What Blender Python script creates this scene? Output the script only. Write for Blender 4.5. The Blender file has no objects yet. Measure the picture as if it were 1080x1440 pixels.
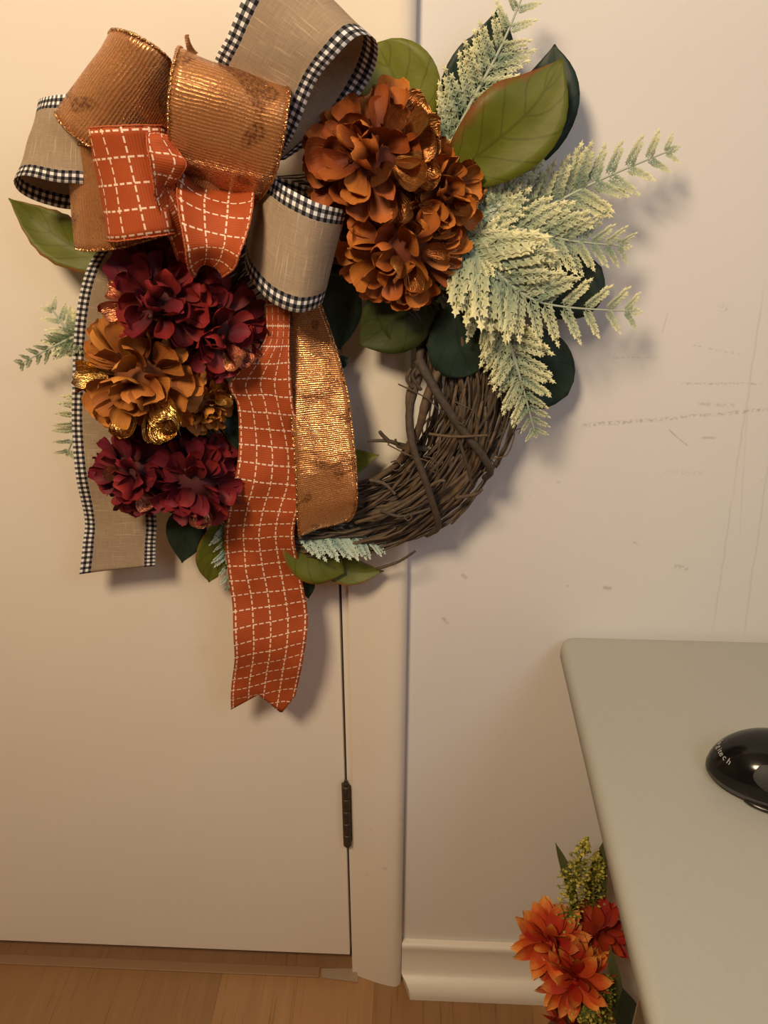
import bpy, bmesh, math, random
from mathutils import Vector, Matrix, noise
random.seed(7)
R = random.random
def U(a, b): return a + (b - a) * random.random()
rad = math.radians
C = bpy.context.scene.collection

# ------------------------------------------------------------------ camera
CAM_Y, CAM_Z, PITCH, YAW, F = -0.885, 1.375, rad(28.0), rad(2.5), 1165.0
cd = bpy.data.cameras.new('camera'); cam = bpy.data.objects.new('camera', cd); C.objects.link(cam)
cd.sensor_fit = 'VERTICAL'; cd.sensor_height = 24; cd.lens = 24 * F / 1440; cd.clip_start = 0.02
cam.location = (0, CAM_Y, CAM_Z); cam.rotation_euler = (math.pi / 2 - PITCH, 0, YAW)
bpy.context.scene.camera = cam
# ------------------------------------------------------------------ world, lights, exposure
world = bpy.data.worlds.new('world'); bpy.context.scene.world = world; world.use_nodes = True
world.node_tree.nodes['Background'].inputs[0].default_value = (0.5, 0.42, 0.33, 1)
world.node_tree.nodes['Background'].inputs[1].default_value = 0.05
def area(name, loc, target, size, power, col):
    l = bpy.data.lights.new(name, 'AREA'); l.shape = 'DISK'; l.size = size; l.energy = power; l.color = col
    o = bpy.data.objects.new(name, l); C.objects.link(o); o.location = loc
    o.rotation_euler = (Vector(target) - Vector(loc)).to_track_quat('-Z', 'Y').to_euler()
    return o
area('warm_room_lamp', (-0.50, -1.32, 2.22), (0, 0, 1.0), 0.36, 29, (1.0, 0.755, 0.49))
area('cool_room_lamp', (0.85, -1.35, 2.05), (0, 0, 0.9), 0.8, 6.3, (0.80, 0.84, 1.0))
vs = bpy.context.scene.view_settings
vs.view_transform = 'Standard'; vs.look = 'None'; vs.gamma = 1; vs.use_curve_mapping = False; vs.exposure = -0.08

# ------------------------------------------------------------------ measuring rays of the photograph
FW = Vector((-math.sin(YAW) * math.cos(PITCH), math.cos(YAW) * math.cos(PITCH), -math.sin(PITCH)))
RT = Vector((math.cos(YAW), math.sin(YAW), 0)); UP = RT.cross(FW); CP = Vector((0, CAM_Y, CAM_Z))
def ray(x, y): return FW + RT * ((x - 540) / F) - UP * ((y - 720) / F)
def P(x, y, d=0.0):
    r = ray(x, y); return CP + r * ((-d - CAM_Y) / r.y)          # point d metres in front of the wall
def PZ(x, y, z):
    r = ray(x, y); return CP + r * ((z - CAM_Z) / r.z)           # point on the level z
def mpp(x, y, d): return (P(x, y, d) - CP).dot(FW) / F            # metres per pixel there

# ------------------------------------------------------------------ objects
WP = {}
def tag(o, label=None, cat=None, group=None, kind=None):
    for k, v in (('label', label), ('category', cat), ('group', group), ('kind', kind)):
        if v: o[k] = v
    return o
def empty(name, loc, parent=None):
    o = bpy.data.objects.new(name, None); C.objects.link(o); loc = Vector(loc); WP[o.name] = loc
    o.empty_display_size = 0.02
    if parent: o.parent = parent; o.location = loc - WP[parent.name]
    else: o.location = loc
    return o
def mk(name, verts, faces, mat, parent=None, uv=None, smooth=True, col=None, origin=None):
    vv = [Vector(v) for v in verts]
    if origin is None:
        origin = Vector([(min(v[i] for v in vv) + max(v[i] for v in vv)) / 2 for i in range(3)])
    me = bpy.data.meshes.new(name); me.from_pydata([v - origin for v in vv], [], faces)
    if uv:
        l = me.uv_layers.new(name='UVMap')
        for p in me.polygons:
            for li, vi in zip(p.loop_indices, p.vertices): l.data[li].uv = uv[vi]
    if col:
        a = me.color_attributes.new('Col', 'FLOAT_COLOR', 'POINT')
        for i, c in enumerate(col): a.data[i].color = (c[0], c[1], c[2], 1)
    if smooth: me.polygons.foreach_set('use_smooth', [True] * len(me.polygons))
    me.materials.append(mat); me.update()
    o = bpy.data.objects.new(name, me); C.objects.link(o); WP[o.name] = origin.copy()
    if parent: o.parent = parent; o.location = origin - WP[parent.name]
    else: o.location = origin
    return o
def fixn(o, ang=40):
    bm = bmesh.new(); bm.from_mesh(o.data); bmesh.ops.recalc_face_normals(bm, faces=bm.faces[:]); bm.to_mesh(o.data); bm.free()
    o.data.polygons.foreach_set('use_smooth', [True] * len(o.data.polygons)); o.data.set_sharp_from_angle(angle=rad(ang)); return o
def place(name, me, parent, pos, X, Y, Z, s):
    """object with shared mesh data, axes X,Y,Z (unit), scale tuple"""
    o = bpy.data.objects.new(name, me); C.objects.link(o); o.parent = parent
    m = Matrix((X, Y, Z)).transposed()
    o.rotation_mode = 'QUATERNION'; o.rotation_quaternion = m.to_quaternion()
    o.location = Vector(pos) - WP[parent.name]; o.scale = s; return o
def box_vf(x0, y0, z0, x1, y1, z1, off=0):
    v = [(x0,y0,z0),(x1,y0,z0),(x1,y1,z0),(x0,y1,z0),(x0,y0,z1),(x1,y0,z1),(x1,y1,z1),(x0,y1,z1)]
    f = [(0,3,2,1),(4,5,6,7),(0,1,5,4),(1,2,6,5),(2,3,7,6),(3,0,4,7)]
    return v, [tuple(i + off for i in q) for q in f]
def boxes(name, bl, mat, parent=None, bevel=0):
    V, Fc = [], []
    for b in bl:
        v, f = box_vf(*b, off=len(V)); V += v; Fc += f
    o = mk(name, V, Fc, mat, parent, smooth=False)
    if bevel:
        m = o.modifiers.new('bevel', 'BEVEL'); m.width = bevel; m.segments = 2
    return o
def tube_vf(pts, rs, sides=6, off=0, cap=True):
    pts = [Vector(p) for p in pts]; n = len(pts); V, Fc = [], []
    t = (pts[1] - pts[0]).normalized(); nn = t.orthogonal().normalized()
    for i in range(n):
        t = (pts[min(i+1, n-1)] - pts[max(i-1, 0)])
        if t.length < 1e-9: t = Vector((0, 0, 1))
        t.normalize(); nn = (nn - t * nn.dot(t))
        nn = nn.normalized() if nn.length > 1e-6 else t.orthogonal().normalized()
        b = t.cross(nn); r = rs[i] if hasattr(rs, '__len__') else rs
        for k in range(sides):
            a = 2 * math.pi * k / sides; V.append(pts[i] + (nn * math.cos(a) + b * math.sin(a)) * r)
    for i in range(n - 1):
        for k in range(sides):
            k2 = (k + 1) % sides
            Fc.append((off+i*sides+k, off+i*sides+k2, off+(i+1)*sides+k2, off+(i+1)*sides+k))
    if cap:
        Fc.append(tuple(off + k for k in reversed(range(sides)))); Fc.append(tuple(off + (n-1)*sides + k for k in range(sides)))
    return V, Fc
def tube(name, pts, rs, mat, parent=None, sides=6):
    v, f = tube_vf(pts, rs, sides); return mk(name, v, f, mat, parent)
def catmull(pts, n):
    """resample list of tuples with a Catmull-Rom spline to n points"""
    m = len(pts); out = []
    for k in range(n):
        s = k / (n - 1) * (m - 1); i = min(int(s), m - 2); t = s - i
        p0, p1, p2, p3 = pts[max(i-1, 0)], pts[i], pts[i+1], pts[min(i+2, m-1)]
        out.append(tuple(0.5 * (2*b + (c-a)*t + (2*a-5*b+4*c-d)*t*t + (3*b-a-3*c+d)*t*t*t)
                         for a, b, c, d in zip(p0, p1, p2, p3)))
    return out

# ------------------------------------------------------------------ materials
class M:
    def __init__(s, name):
        s.m = bpy.data.materials.new(name); s.m.use_nodes = True; s.t = s.m.node_tree
        s.b = s.t.nodes['Principled BSDF']; s.out = s.t.nodes['Material Output']
    def n(s, typ, ins=(), **kw):
        nd = s.t.nodes.new('ShaderNode' + typ)
        for k, v in kw.items():
            if k[0] == '_': s.set(nd.inputs[k[1:].replace('_', ' ')], v)
            else: setattr(nd, k, v)
        for i, v in enumerate(ins):
            if v is not None: s.set(nd.inputs[i], v)
        return nd
    def set(s, sock, v):
        if isinstance(v, bpy.types.NodeSocket): s.t.links.new(v, sock)
        elif isinstance(v, bpy.types.Node): s.t.links.new(v.outputs[0], sock)
        else:
            try: sock.default_value = v
            except Exception: sock.default_value = (*v, 1)
    def math(s, op, a, b=None, c=None):
        return s.n('Math', [a, b, c], operation=op).outputs[0]
    def mix(s, f, a, b):
        nd = s.n('Mix', data_type='RGBA'); s.set(nd.inputs[0], f); s.set(nd.inputs[6], a if not isinstance(a, tuple) else (*a[:3], 1)); s.set(nd.inputs[7], b if not isinstance(b, tuple) else (*b[:3], 1))
        return nd.outputs[2]
    def ramp(s, f, stops):
        nd = s.n('ValToRGB', [f]); e = nd.color_ramp.elements
        while len(e) < len(stops): e.new(0.5)
        for el, (p, c) in zip(e, stops): el.position = p; el.color = (*c, 1) if len(c) == 3 else c
        return nd.outputs[0]
    def noise(s, vec, scale, detail=3, rough=0.5):
        return s.n('TexNoise', _Vector=vec, _Scale=scale, _Detail=detail, _Roughness=rough).outputs[0]
    def scaled(s, vec, sc, loc=(0,0,0)):
        return s.n('Mapping', _Vector=vec, _Scale=sc, _Location=loc).outputs[0]
    def p(s, **kw):
        for k, v in kw.items(): s.set(s.b.inputs[k.replace('_', ' ')], v if not isinstance(v, tuple) else (*v[:3], 1))
        return s
    def bump(s, h, strength=0.3, dist=0.001):
        s.set(s.b.inputs['Normal'], s.n('Bump', _Height=h, _Strength=strength, _Distance=dist).outputs[0])
    def pos(s): return s.n('NewGeometry').outputs['Position']
    def obj(s): return s.n('TexCoord').outputs['Object']
    def uv(s): return s.n('TexCoord').outputs['UV']
    def rnd(s): return s.n('ObjectInfo').outputs['Random']

def plain(name, col, rough=0.6, metal=0.0, var=0.06, scale=20):
    m = M(name); nz = m.noise(m.pos(), scale)
    c = m.mix(nz, tuple(x * (1 - var) for x in col), tuple(min(1, x * (1 + var)) for x in col))
    m.p(Base_Color=c, Roughness=rough, Metallic=metal); return m.m

def wall_paint():
    m = M('wall_paint'); p = m.pos()
    big = m.noise(p, 2.2, 4)
    c = m.mix(big, (0.715, 0.70, 0.675), (0.81, 0.795, 0.77))
    sx = m.n('SeparateXYZ', [p]); x, z = sx.outputs[0], sx.outputs[2]
    def seg(a, b, w, amount, nscale=140, thr=0.5, col=(0.3, 0.25, 0.2)):
        amount *= .55
        nonlocal c
        A, B = P(*a), P(*b); L = math.hypot(B.x-A.x, B.z-A.z); ux, uz = (B.x-A.x)/L, (B.z-A.z)/L
        mx, mz = (A.x+B.x)/2, (A.z+B.z)/2
        dx = m.math('SUBTRACT', x, mx); dz = m.math('SUBTRACT', z, mz)
        al = m.math('ADD', m.math('MULTIPLY', dx, ux), m.math('MULTIPLY', dz, uz))
        ac = m.math('ADD', m.math('MULTIPLY', dx, -uz), m.math('MULTIPLY', dz, ux))
        wob = m.math('MULTIPLY', m.math('SUBTRACT', m.noise(p, 25), 0.5), 0.006)
        ac = m.math('ADD', ac, wob)
        e1 = m.n('MapRange', [m.math('ABSOLUTE', ac), w * 0.3, w, 1.0, 0.0]).outputs[0]
        e2 = m.n('MapRange', [m.math('ABSOLUTE', al), L * 0.4, L * 0.5, 1.0, 0.0]).outputs[0]
        nz = m.n('MapRange', [m.noise(p, nscale, 2), thr - 0.06, thr + 0.1, 0.0, 1.0]).outputs[0]
        f = m.math('MULTIPLY', m.math('MULTIPLY', e1, e2), m.math('MULTIPLY', nz, amount))
        c = m.mix(f, c, col)
    seg((815, 598), (930, 590), .0035, .8, 260); seg((920, 591), (1085, 575), .003, .75, 260)
    seg((955, 539), (1075, 540), .0018, .7, 300); seg((850, 503), (930, 503), .0015, .5, 300)
    seg((940, 603), (968, 628), .0012, .85, 120, .42); seg((980, 567), (1035, 570), .003, .5, 200, .48)
    seg((940, 438), (932, 470), .001, .4, 60, .3); seg((970, 485), (1050, 500), .0015, .5, 300, .52)
    seg((985, 615), (1015, 617), .002, .6, 200, .45); seg((930, 665), (990, 665), .004, .35, 300, .55)
    seg((1010, 430), (1025, 435), .006, .5, 300, .55); seg((945, 797), (970, 799), .005, .6, 200, .5)
    seg((848, 825), (860, 829), .004, .75, 100, .4); seg((622, 868), (630, 878), .003, .7, 100, .4); seg((890, 762), (898, 768), .002, .6, 100, .4)
    seg((648, 808), (656, 814), .003, .6, 100, .4)
    seg((1078, 380), (1000, 900), .0016, .3, 12, .35); seg((1088, 600), (1045, 900), .0016, .3, 12, .35); seg((1052, 560), (1040, 760), .0015, .2, 14, .3)
    sp = m.n('TexVoronoi', _Vector=p, _Scale=24.0, _Randomness=1.0).outputs[0]
    spots = m.n('MapRange', [sp, 0.03, 0.07, 0.35, 0.0]).outputs[0]
    c = m.mix(m.math('MULTIPLY', spots, m.n('MapRange', [m.noise(p, 3.0), .5, .6, 0.0, 1.0]).outputs[0]), c, (0.35, 0.3, 0.25))
    m.p(Base_Color=c, Roughness=0.55); m.b.inputs['Specular IOR Level'].default_value = 0.25
    m.bump(m.noise(p, 260, 3), 0.25, 0.0008); return m.m
def door_paint():
    m = M('cream_door_paint'); p = m.pos()
    c = m.mix(m.noise(p, 3, 4), (0.80, 0.73, 0.63), (0.86, 0.80, 0.70))
    c = m.mix(m.n('MapRange', [m.noise(m.scaled(p, (1, 1, 1), (3, 0, 0)), 9, 5), .66, .76, 0.0, 0.18]).outputs[0], c, (0.5, 0.4, 0.3))
    m.p(Base_Color=c, Roughness=0.42); m.bump(m.noise(p, 180, 2), 0.12, 0.0006); return m.m
def trim_paint(col=(0.83, 0.77, 0.67)):
    m = M('white_trim_paint'); p = m.pos()
    c = m.mix(m.noise(p, 8, 5), tuple(x * .93 for x in col), col)
    c = m.mix(m.n('MapRange', [m.noise(p, 40, 3), .68, .8, 0.0, 0.45]).outputs[0], c, (0.45, 0.38, 0.3))
    m.p(Base_Color=c, Roughness=0.38); m.bump(m.noise(p, 60, 3), 0.15, 0.001); return m.m
def wood(name, c1, c2, c3):
    m = M(name); p = m.pos(); r = m.rnd()
    off = m.n('CombineXYZ', [m.math('MULTIPLY', r, 7.0), m.math('MULTIPLY', r, 3.0), 0.0]).outputs[0]
    q = m.n('VectorMath', [p, off], operation='ADD').outputs[0]
    g = m.noise(m.scaled(q, (60, 3, 3)), 1.0, 6, 0.6); w = m.noise(m.scaled(q, (9, 1.2, 1)), 1.0, 3)
    c = m.mix(g, c1, c2); c = m.mix(m.n('MapRange', [w, .45, .65, 0.0, 0.6]).outputs[0], c, c3)
    c = m.mix(m.n('MapRange', [m.noise(m.scaled(q, (170, 6, 1)), 1.0, 2), .6, .72, 0.0, .45]).outputs[0], c, tuple(x * .45 for x in c1))
    v = m.n('HueSaturation', _Value=m.n('MapRange', [r, 0.0, 1.0, 0.78, 1.15]).outputs[0], _Color=c).outputs[0]
    m.p(Base_Color=v, Roughness=0.36); return m.m
def linen():
    """beige linen ribbon with a woven black and white check border; u across, v along (in widths)"""
    m = M('linen_ribbon_fabric'); s = m.n('SeparateXYZ', [m.uv()]); u, v = s.outputs[0], s.outputs[1]
    def uvn(a, b, sc=1.0): return m.noise(m.scaled(m.uv(), (a, b, 1)), sc, 2)
    weave = m.math('ADD', m.math('MULTIPLY', uvn(110, 5), .5), m.math('MULTIPLY', uvn(5, 110), .5))
    c = m.mix(weave, (0.17, 0.12, 0.078), (0.53, 0.41, 0.285))
    slub = m.n('MapRange', [uvn(2.5, 60), .60, .70, 0.0, .42]).outputs[0]; slub2 = m.n('MapRange', [uvn(60, 2), .64, .74, 0.0, .35]).outputs[0]
    c = m.mix(m.math('MAXIMUM', slub, slub2), c, (0.70, 0.56, 0.39))
    t = m.math('MINIMUM', u, m.math('SUBTRACT', 1.0, u))
    per = .074
    a = m.math('LESS_THAN', m.math('FRACT', m.math('DIVIDE', m.math('ADD', t, .001), per)), .5)
    b = m.math('LESS_THAN', m.math('FRACT', m.math('DIVIDE', v, per)), .5)
    g = m.math('MULTIPLY', m.math('ADD', a, b), .5)
    gc = m.ramp(g, [(0.0, (0.012, 0.011, 0.014)), (0.5, (0.13, 0.125, 0.13)), (1.0, (0.85, 0.83, 0.80))])
    bd = m.math('LESS_THAN', t, .148)
    c = m.mix(bd, c, gc)
    m.p(Base_Color=c, Roughness=0.85); m.b.inputs['Specular IOR Level'].default_value = .2
    m.bump(weave, 0.5, 0.0008); return m.m
def plaid():
    m = M('orange_stitched_ribbon_fabric'); s = m.n('SeparateXYZ', [m.uv()]); u, v = s.outputs[0], s.outputs[1]
    rib = m.math('SINE', m.math('MULTIPLY', v, 2 * math.pi * 36))
    nz = m.noise(m.scaled(m.uv(), (4, 3, 1)), 1.0, 3)
    c = m.mix(nz, (0.34, 0.058, 0.013), (0.50, 0.098, 0.022))
    c = m.mix(m.n('MapRange', [rib, -1.0, 1.0, 0.25, 0.0]).outputs[0], c, (0.22, 0.035, 0.008))
    cell = .232
    # stitch lines along the ribbon
    q = m.math('DIVIDE', m.math('SUBTRACT', u, .036), cell); dq = m.math('ABSOLUTE', m.math('SUBTRACT', q, m.math('ROUND', q)))
    l1 = m.math('LESS_THAN', dq, .04); d1 = m.math('LESS_THAN', m.math('FRACT', m.math('MULTIPLY', v, 11.5)), .68)
    q2 = m.math('DIVIDE', v, cell); dq2 = m.math('ABSOLUTE', m.math('SUBTRACT', q2, m.math('ROUND', q2)))
    l2 = m.math('LESS_THAN', dq2, .04); d2 = m.math('LESS_THAN', m.math('FRACT', m.math('MULTIPLY', u, 11.5)), .7)
    st = m.math('MAXIMUM', m.math('MULTIPLY', l1, d1), m.math('MULTIPLY', l2, d2))
    c = m.mix(st, c, (0.86, 0.66, 0.50))
    m.p(Base_Color=c, Roughness=0.7); m.b.inputs['Specular IOR Level'].default_value = .3
    m.bump(m.math('ADD', m.math('MULTIPLY', rib, .3), m.math('MULTIPLY', st, 3.0)), 0.4, 0.0006); return m.m
def copper():
    m = M('copper_lame_ribbon_fabric'); uv = m.uv(); s = m.n('SeparateXYZ', [uv]); u, v = s.outputs[0], s.outputs[1]
    wob = m.math('MULTIPLY', m.noise(m.scaled(uv, (3, 6, 1)), 1.0, 2), .05)
    line = m.math('SINE', m.math('MULTIPLY', m.math('ADD', v, wob), 2 * math.pi * 30))
    ln = m.n('MapRange', [line, -.2, .5, 0.0, 1.0]).outputs[0]
    brk = m.n('MapRange', [m.noise(m.scaled(uv, (28, 60, 1)), 1.0, 2), .36, .5, 0.0, 1.0]).outputs[0]
    foil = m.math('MULTIPLY', ln, brk)
    leafn = m.noise(m.scaled(uv, (2.4, 2.4, 1), (1.7, .4, 0)), 1.0, 0)
    leaf = m.n('MapRange', [leafn, .60, .63, 0.0, .8]).outputs[0]
    vein = m.n('MapRange', [m.noise(m.scaled(uv, (30, 22, 1)), 1.0, 2), .4, .6, .3, 1.0]).outputs[0]
    c = m.mix(m.noise(m.scaled(uv, (2, 2, 1)), 1.0, 2), (0.36, 0.11, 0.035), (0.58, 0.29, 0.12))
    c = m.mix(foil, c, (0.80, 0.41, 0.16))
    c = m.mix(m.math('MULTIPLY', leaf, vein), c, (0.16, 0.055, 0.02))
    vor = m.n('TexVoronoi', _Vector=m.scaled(uv, (95, 150, 1)), _Scale=1.0)
    spark = m.n('MapRange', [vor.outputs['Color'], .45, .8, 0.0, 1.0]).outputs[0]
    met = m.math('ADD', m.math('MULTIPLY', foil, .55), .28)
    m.p(Base_Color=c, Metallic=met, Roughness=m.n('MapRange', [spark, 0.0, 1.0, .38, .12]).outputs[0])
    m.bump(m.math('ADD', m.math('MULTIPLY', line, .14), m.math('MULTIPLY', m.n('SeparateXYZ', [vor.outputs['Color']]).outputs[0], 1.3)), .9, .0012)
    m.set(m.b.inputs['Alpha'], m.n('MapRange', [foil, 0.0, 1.0, .86, 1.0]).outputs[0]); return m.m
def glitter(name, col):
    m = M(name); v = m.n('TexVoronoi', _Vector=m.pos(), _Scale=700.0)
    m.p(Base_Color=m.mix(v.outputs['Color'], tuple(x * .5 for x in col), col), Metallic=1.0, Roughness=.28); m.bump(v.outputs[0], 1.0, .001); return m.m
def petal_mat(name, cb, ct, edge=None, metal=0.0, rough=.62):
    """cb colour at the petal's foot, ct at its tip (UV v runs along the petal)"""
    m = M(name); uv = m.uv(); s = m.n('SeparateXYZ', [uv]); v = s.outputs[1]; r = m.rnd()
    nz = m.noise(m.scaled(uv, (3, 3, 1)), 1.0, 2)
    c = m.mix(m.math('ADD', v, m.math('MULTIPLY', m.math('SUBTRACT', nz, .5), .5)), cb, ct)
    if edge: c = m.mix(m.n('MapRange', [m.math('ADD', v, m.math('MULTIPLY', m.math('SUBTRACT', nz, .5), .6)), .62, .95, 0.0, 1.0]).outputs[0], c, edge)
    vein = m.noise(m.scaled(uv, (26, 1.6, 1)), 1.0, 2)
    c = m.mix(m.n('MapRange', [vein, .5, .7, 0.0, .3]).outputs[0], c, tuple(x * .5 for x in cb))
    c = m.n('HueSaturation', _Hue=m.n('MapRange', [r, 0.0, 1.0, .49, .51]).outputs[0], _Value=m.n('MapRange', [r, 0.0, 1.0, .72, 1.2]).outputs[0], _Color=c).outputs[0]
    m.p(Base_Color=c, Roughness=rough, Metallic=metal)
    if metal: m.bump(m.noise(m.scaled(uv, (14, 3, 1)), 1.0, 3), .9, .0025)
    else:
        m.bump(vein, .35, .0012); m.b.inputs['Specular IOR Level'].default_value = .3
    return m.m
def leaf_mat(name, c1, c2, edge=None, edgeside=True, gloss=.4):
    """u across the leaf (0..1), v base to tip; veins follow v plus |u|"""
    m = M(name); uv = m.uv(); s = m.n('SeparateXYZ', [uv]); u, v = s.outputs[0], s.outputs[1]
    a = m.math('ABSOLUTE', m.math('SUBTRACT', u, .5))
    vv = m.math('SUBTRACT', v, m.math('MULTIPLY', a, .55))
    vv = m.math('ADD', vv, m.math('MULTIPLY', m.noise(m.pos(), 12), .12)); ve = m.math('ABSOLUTE', m.math('SUBTRACT', m.math('FRACT', m.math('MULTIPLY', vv, 5.5)), .5))
    veins = m.math('MAXIMUM', m.math('LESS_THAN', ve, .05), m.math('LESS_THAN', a, .018))
    c = m.mix(m.noise(m.pos(), 45, 3), c1, c2)
    c = m.mix(m.math('MULTIPLY', veins, .35), c, tuple(x * .45 for x in c1))
    if edge:
        t = u if edgeside else m.math('MULTIPLY', a, 2.0)
        t = m.math('ADD', t, m.math('MULTIPLY', m.math('SUBTRACT', m.noise(m.pos(), 60), .5), .35))
        c = m.mix(m.n('MapRange', [t, .86, 1.06, 0.0, 1.0]).outputs[0], c, edge)
    m.p(Base_Color=c, Roughness=gloss); m.b.inputs['Specular IOR Level'].default_value = .28; m.bump(m.math('ADD', m.math('MULTIPLY', veins, -1.0), m.noise(m.pos(), 90, 3)), .35, .0015); return m.m
def fern_mat(name, ca, cb):
    m = M(name); a = m.n('Attribute', attribute_name='Col').outputs['Color']
    s = m.n('SeparateXYZ', [a]).outputs[0]
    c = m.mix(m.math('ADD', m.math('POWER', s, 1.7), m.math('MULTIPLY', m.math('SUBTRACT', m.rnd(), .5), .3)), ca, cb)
    m.p(Base_Color=c, Roughness=.7); m.b.inputs['Specular IOR Level'].default_value = .2; return m.m
def bark():
    m = M('brown_vine_bark'); p = m.pos(); n1 = m.noise(p, 160, 4); r = m.rnd()
    c = m.mix(n1, (0.038, 0.025, 0.014), (0.14, 0.094, 0.058))
    c = m.n('HueSaturation', _Saturation=m.n('MapRange', [r, 0.0, 1.0, .75, 1.15]).outputs[0], _Value=m.n('MapRange', [r, 0.0, 1.0, .6, 1.25]).outputs[0], _Color=c).outputs[0]
    m.p(Base_Color=c, Roughness=.75); m.bump(n1, .6, .0015); return m.m

WALL = wall_paint(); DOOR = door_paint(); TRIM = trim_paint(); BASE = trim_paint((0.80, 0.75, 0.69))
WOOD = wood('oak_laminate', (0.23, 0.115, 0.043), (0.43, 0.235, 0.10), (0.33, 0.17, 0.066))
WOODD = wood('dark_oak_threshold', (0.20, 0.105, 0.05), (0.30, 0.165, 0.08), (0.24, 0.13, 0.06))
LINEN = linen(); PLAID = plaid(); COPPER = copper()
GLIT = glitter('copper_glitter_thread', (0.9, 0.5, 0.22)); ORED = plain('orange_edge_thread', (0.45, .10, .03), .6)
DARK = plain('black_plastic', (0.012, 0.011, 0.010), .25); BARK = bark()

# ------------------------------------------------------------------ room shell
XG = P(487, 1100, -.006).x            # gap between door and jamb
XC0 = P(499, 1200, 0).x; XC1 = P(568.5, 1100, .012).x
ZB = P(494, 1343, -.006).z            # lower edge of the door leaf
WX0, WX1, WY0, ZC = -1.75, 1.75, -2.6, 2.42
DX0 = XG - .765
st = lambda o: tag(o, kind='structure')
st(boxes('wall_back', [(XG + .012, 0, 0, WX1, .11, ZC), (WX0, 0, 0, DX0 - .012, .11, ZC), (DX0 - .012, 0, 2.05, XG + .012, .11, ZC)], WALL))
DIM = plain('taupe_room_paint', (.34, .29, .24), .8)
st(boxes('wall_left', [(WX0 - .1, WY0, 0, WX0, .11, ZC)], DIM)); st(boxes('wall_right', [(WX1, WY0, 0, WX1 + .1, .11, ZC)], DIM))
st(boxes('wall_front', [(WX0 - .1, WY0 - .1, 0, WX1 + .1, WY0, ZC)], DIM))
st(boxes('ceiling', [(WX0 - .1, WY0 - .1, ZC, WX1 + .1, .3, ZC + .08)], plain('ceiling_paint', (.5, .47, .43), .8)))
floor = st(boxes('floor', [(WX0 - .1, WY0 - .1, -.05, WX1 + .1, .6, -.0125)], WOODD))
st(boxes('wall_hall', [(WX0 - .1, .6, 0, WX1 + .1, .7, ZC)], WALL))
pw = .132; k = 0
nx = int((WX1 - WX0) / pw)
for i in range(nx + 1):
    x0 = WX0 + i * pw - .02; x1 = min(x0 + pw - .0003, WX1); y = .0 - .02 + (-.41 * (i % 3))
    ys = [.0 + .008]
    yy = -.30 - .43 * ((i * 2) % 3)
    while yy > WY0: ys.append(yy); yy -= 1.25
    ys.append(WY0)
    for a, b in zip(ys[:-1], ys[1:]):
        o = boxes('plank', [(max(x0, WX0), b + .0005, -.012, x1, a, 0)], WOOD, floor, bevel=0)
# door leaf, hinge
door = st(boxes('door_1', [(DX0, .006, ZB, XG - .0022, .041, 2.03)], DOOR, bevel=.0015))
IRON = plain('old_brass_hinge', (.075, .058, .04), .5, .6, .3, 200)
def lathe_z(name, cx, cy, prof, mat, parent, n=16):
    V, Fc = [], []
    for (r, z) in prof:
        for k in range(n):
            a = 2 * math.pi * k / n; V.append((cx + r * math.cos(a), cy + r * math.sin(a), z))
    for i in range(len(prof) - 1):
        for k in range(n):
            k2 = (k + 1) % n; Fc.append((i*n+k, i*n+k2, (i+1)*n+k2, (i+1)*n+k))
    Fc.append(tuple(reversed(range(n)))); Fc.append(tuple((len(prof)-1)*n + k for k in range(n)))
    return mk(name, V, Fc, mat, parent)
for zt, zb in ((P(487, 1108, .008).z, P(489, 1192, .008).z), (1.87, 1.78)):
    h = boxes('hinge', [(XG - .007, .002, zb + .004, XG + .007, .007, zt - .004)], IRON, door)
    WP[h.name] = Vector(h.location) + WP[door.name]
    q = (zt - zb) / 5
    for i in range(5):
        z0 = zb + i * q + .0006; z1 = zb + (i + 1) * q - .0006
        lathe_z('hinge_knuckle', XG, -.003, [(.0056, z0), (.0064, z0 + .001), (.0064, z1 - .001), (.0056, z1)], IRON, h)
    lathe_z('hinge_pin', XG, -.003, [(.001, zb - .004), (.0042, zb - .002), (.0042, zb), (.003, zb + .002), (.003, zt), (.0045, zt + .002), (.004, zt + .005), (.0018, zt + .007), (.0022, zt + .010), (.0008, zt + .012)], IRON, h)
# jamb and casing
st(boxes('trim_1', [(XG + .0015, 0.002, 0, XG + .0135, .11, 2.04), (DX0 - .0135, .002, 0, DX0 - .0015, .11, 2.04), (DX0 - .0135, .002, 2.033, XG + .0135, .11, 2.05)], TRIM))
def extrude_z(name, prof, z0, z1, mat, parent=None):
    n = len(prof); V = [(x, y, z0) for x, y in prof] + [(x, y, z1) for x, y in prof]
    Fc = [(i, (i+1) % n, n + (i+1) % n, n + i) for i in range(n)] + [tuple(reversed(range(n))), tuple(range(n, 2*n))]
    return mk(name, V, Fc, mat, parent, smooth=False)
w = XC1 - XC0
prof = [(XC0, .0015), (XC0, -.004)]
for i in range(1, 15):
    t = i / 14; prof.append((XC0 + w * t * .985, -.004 - .0165 * math.sin(t * math.pi / 2) ** 1.1 * (1 - .35 * max(0, t - .9) / .1)))
prof += [(XC1, -.010), (XC1, .0015)]
fixn(st(extrude_z('trim_2', prof, 0.0005, 2.12, TRIM)))
fixn(st(extrude_z('trim_3', [(DX0 + XG - x, y) for x, y in prof][::-1], 0.0005, 2.12, TRIM)))
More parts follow.
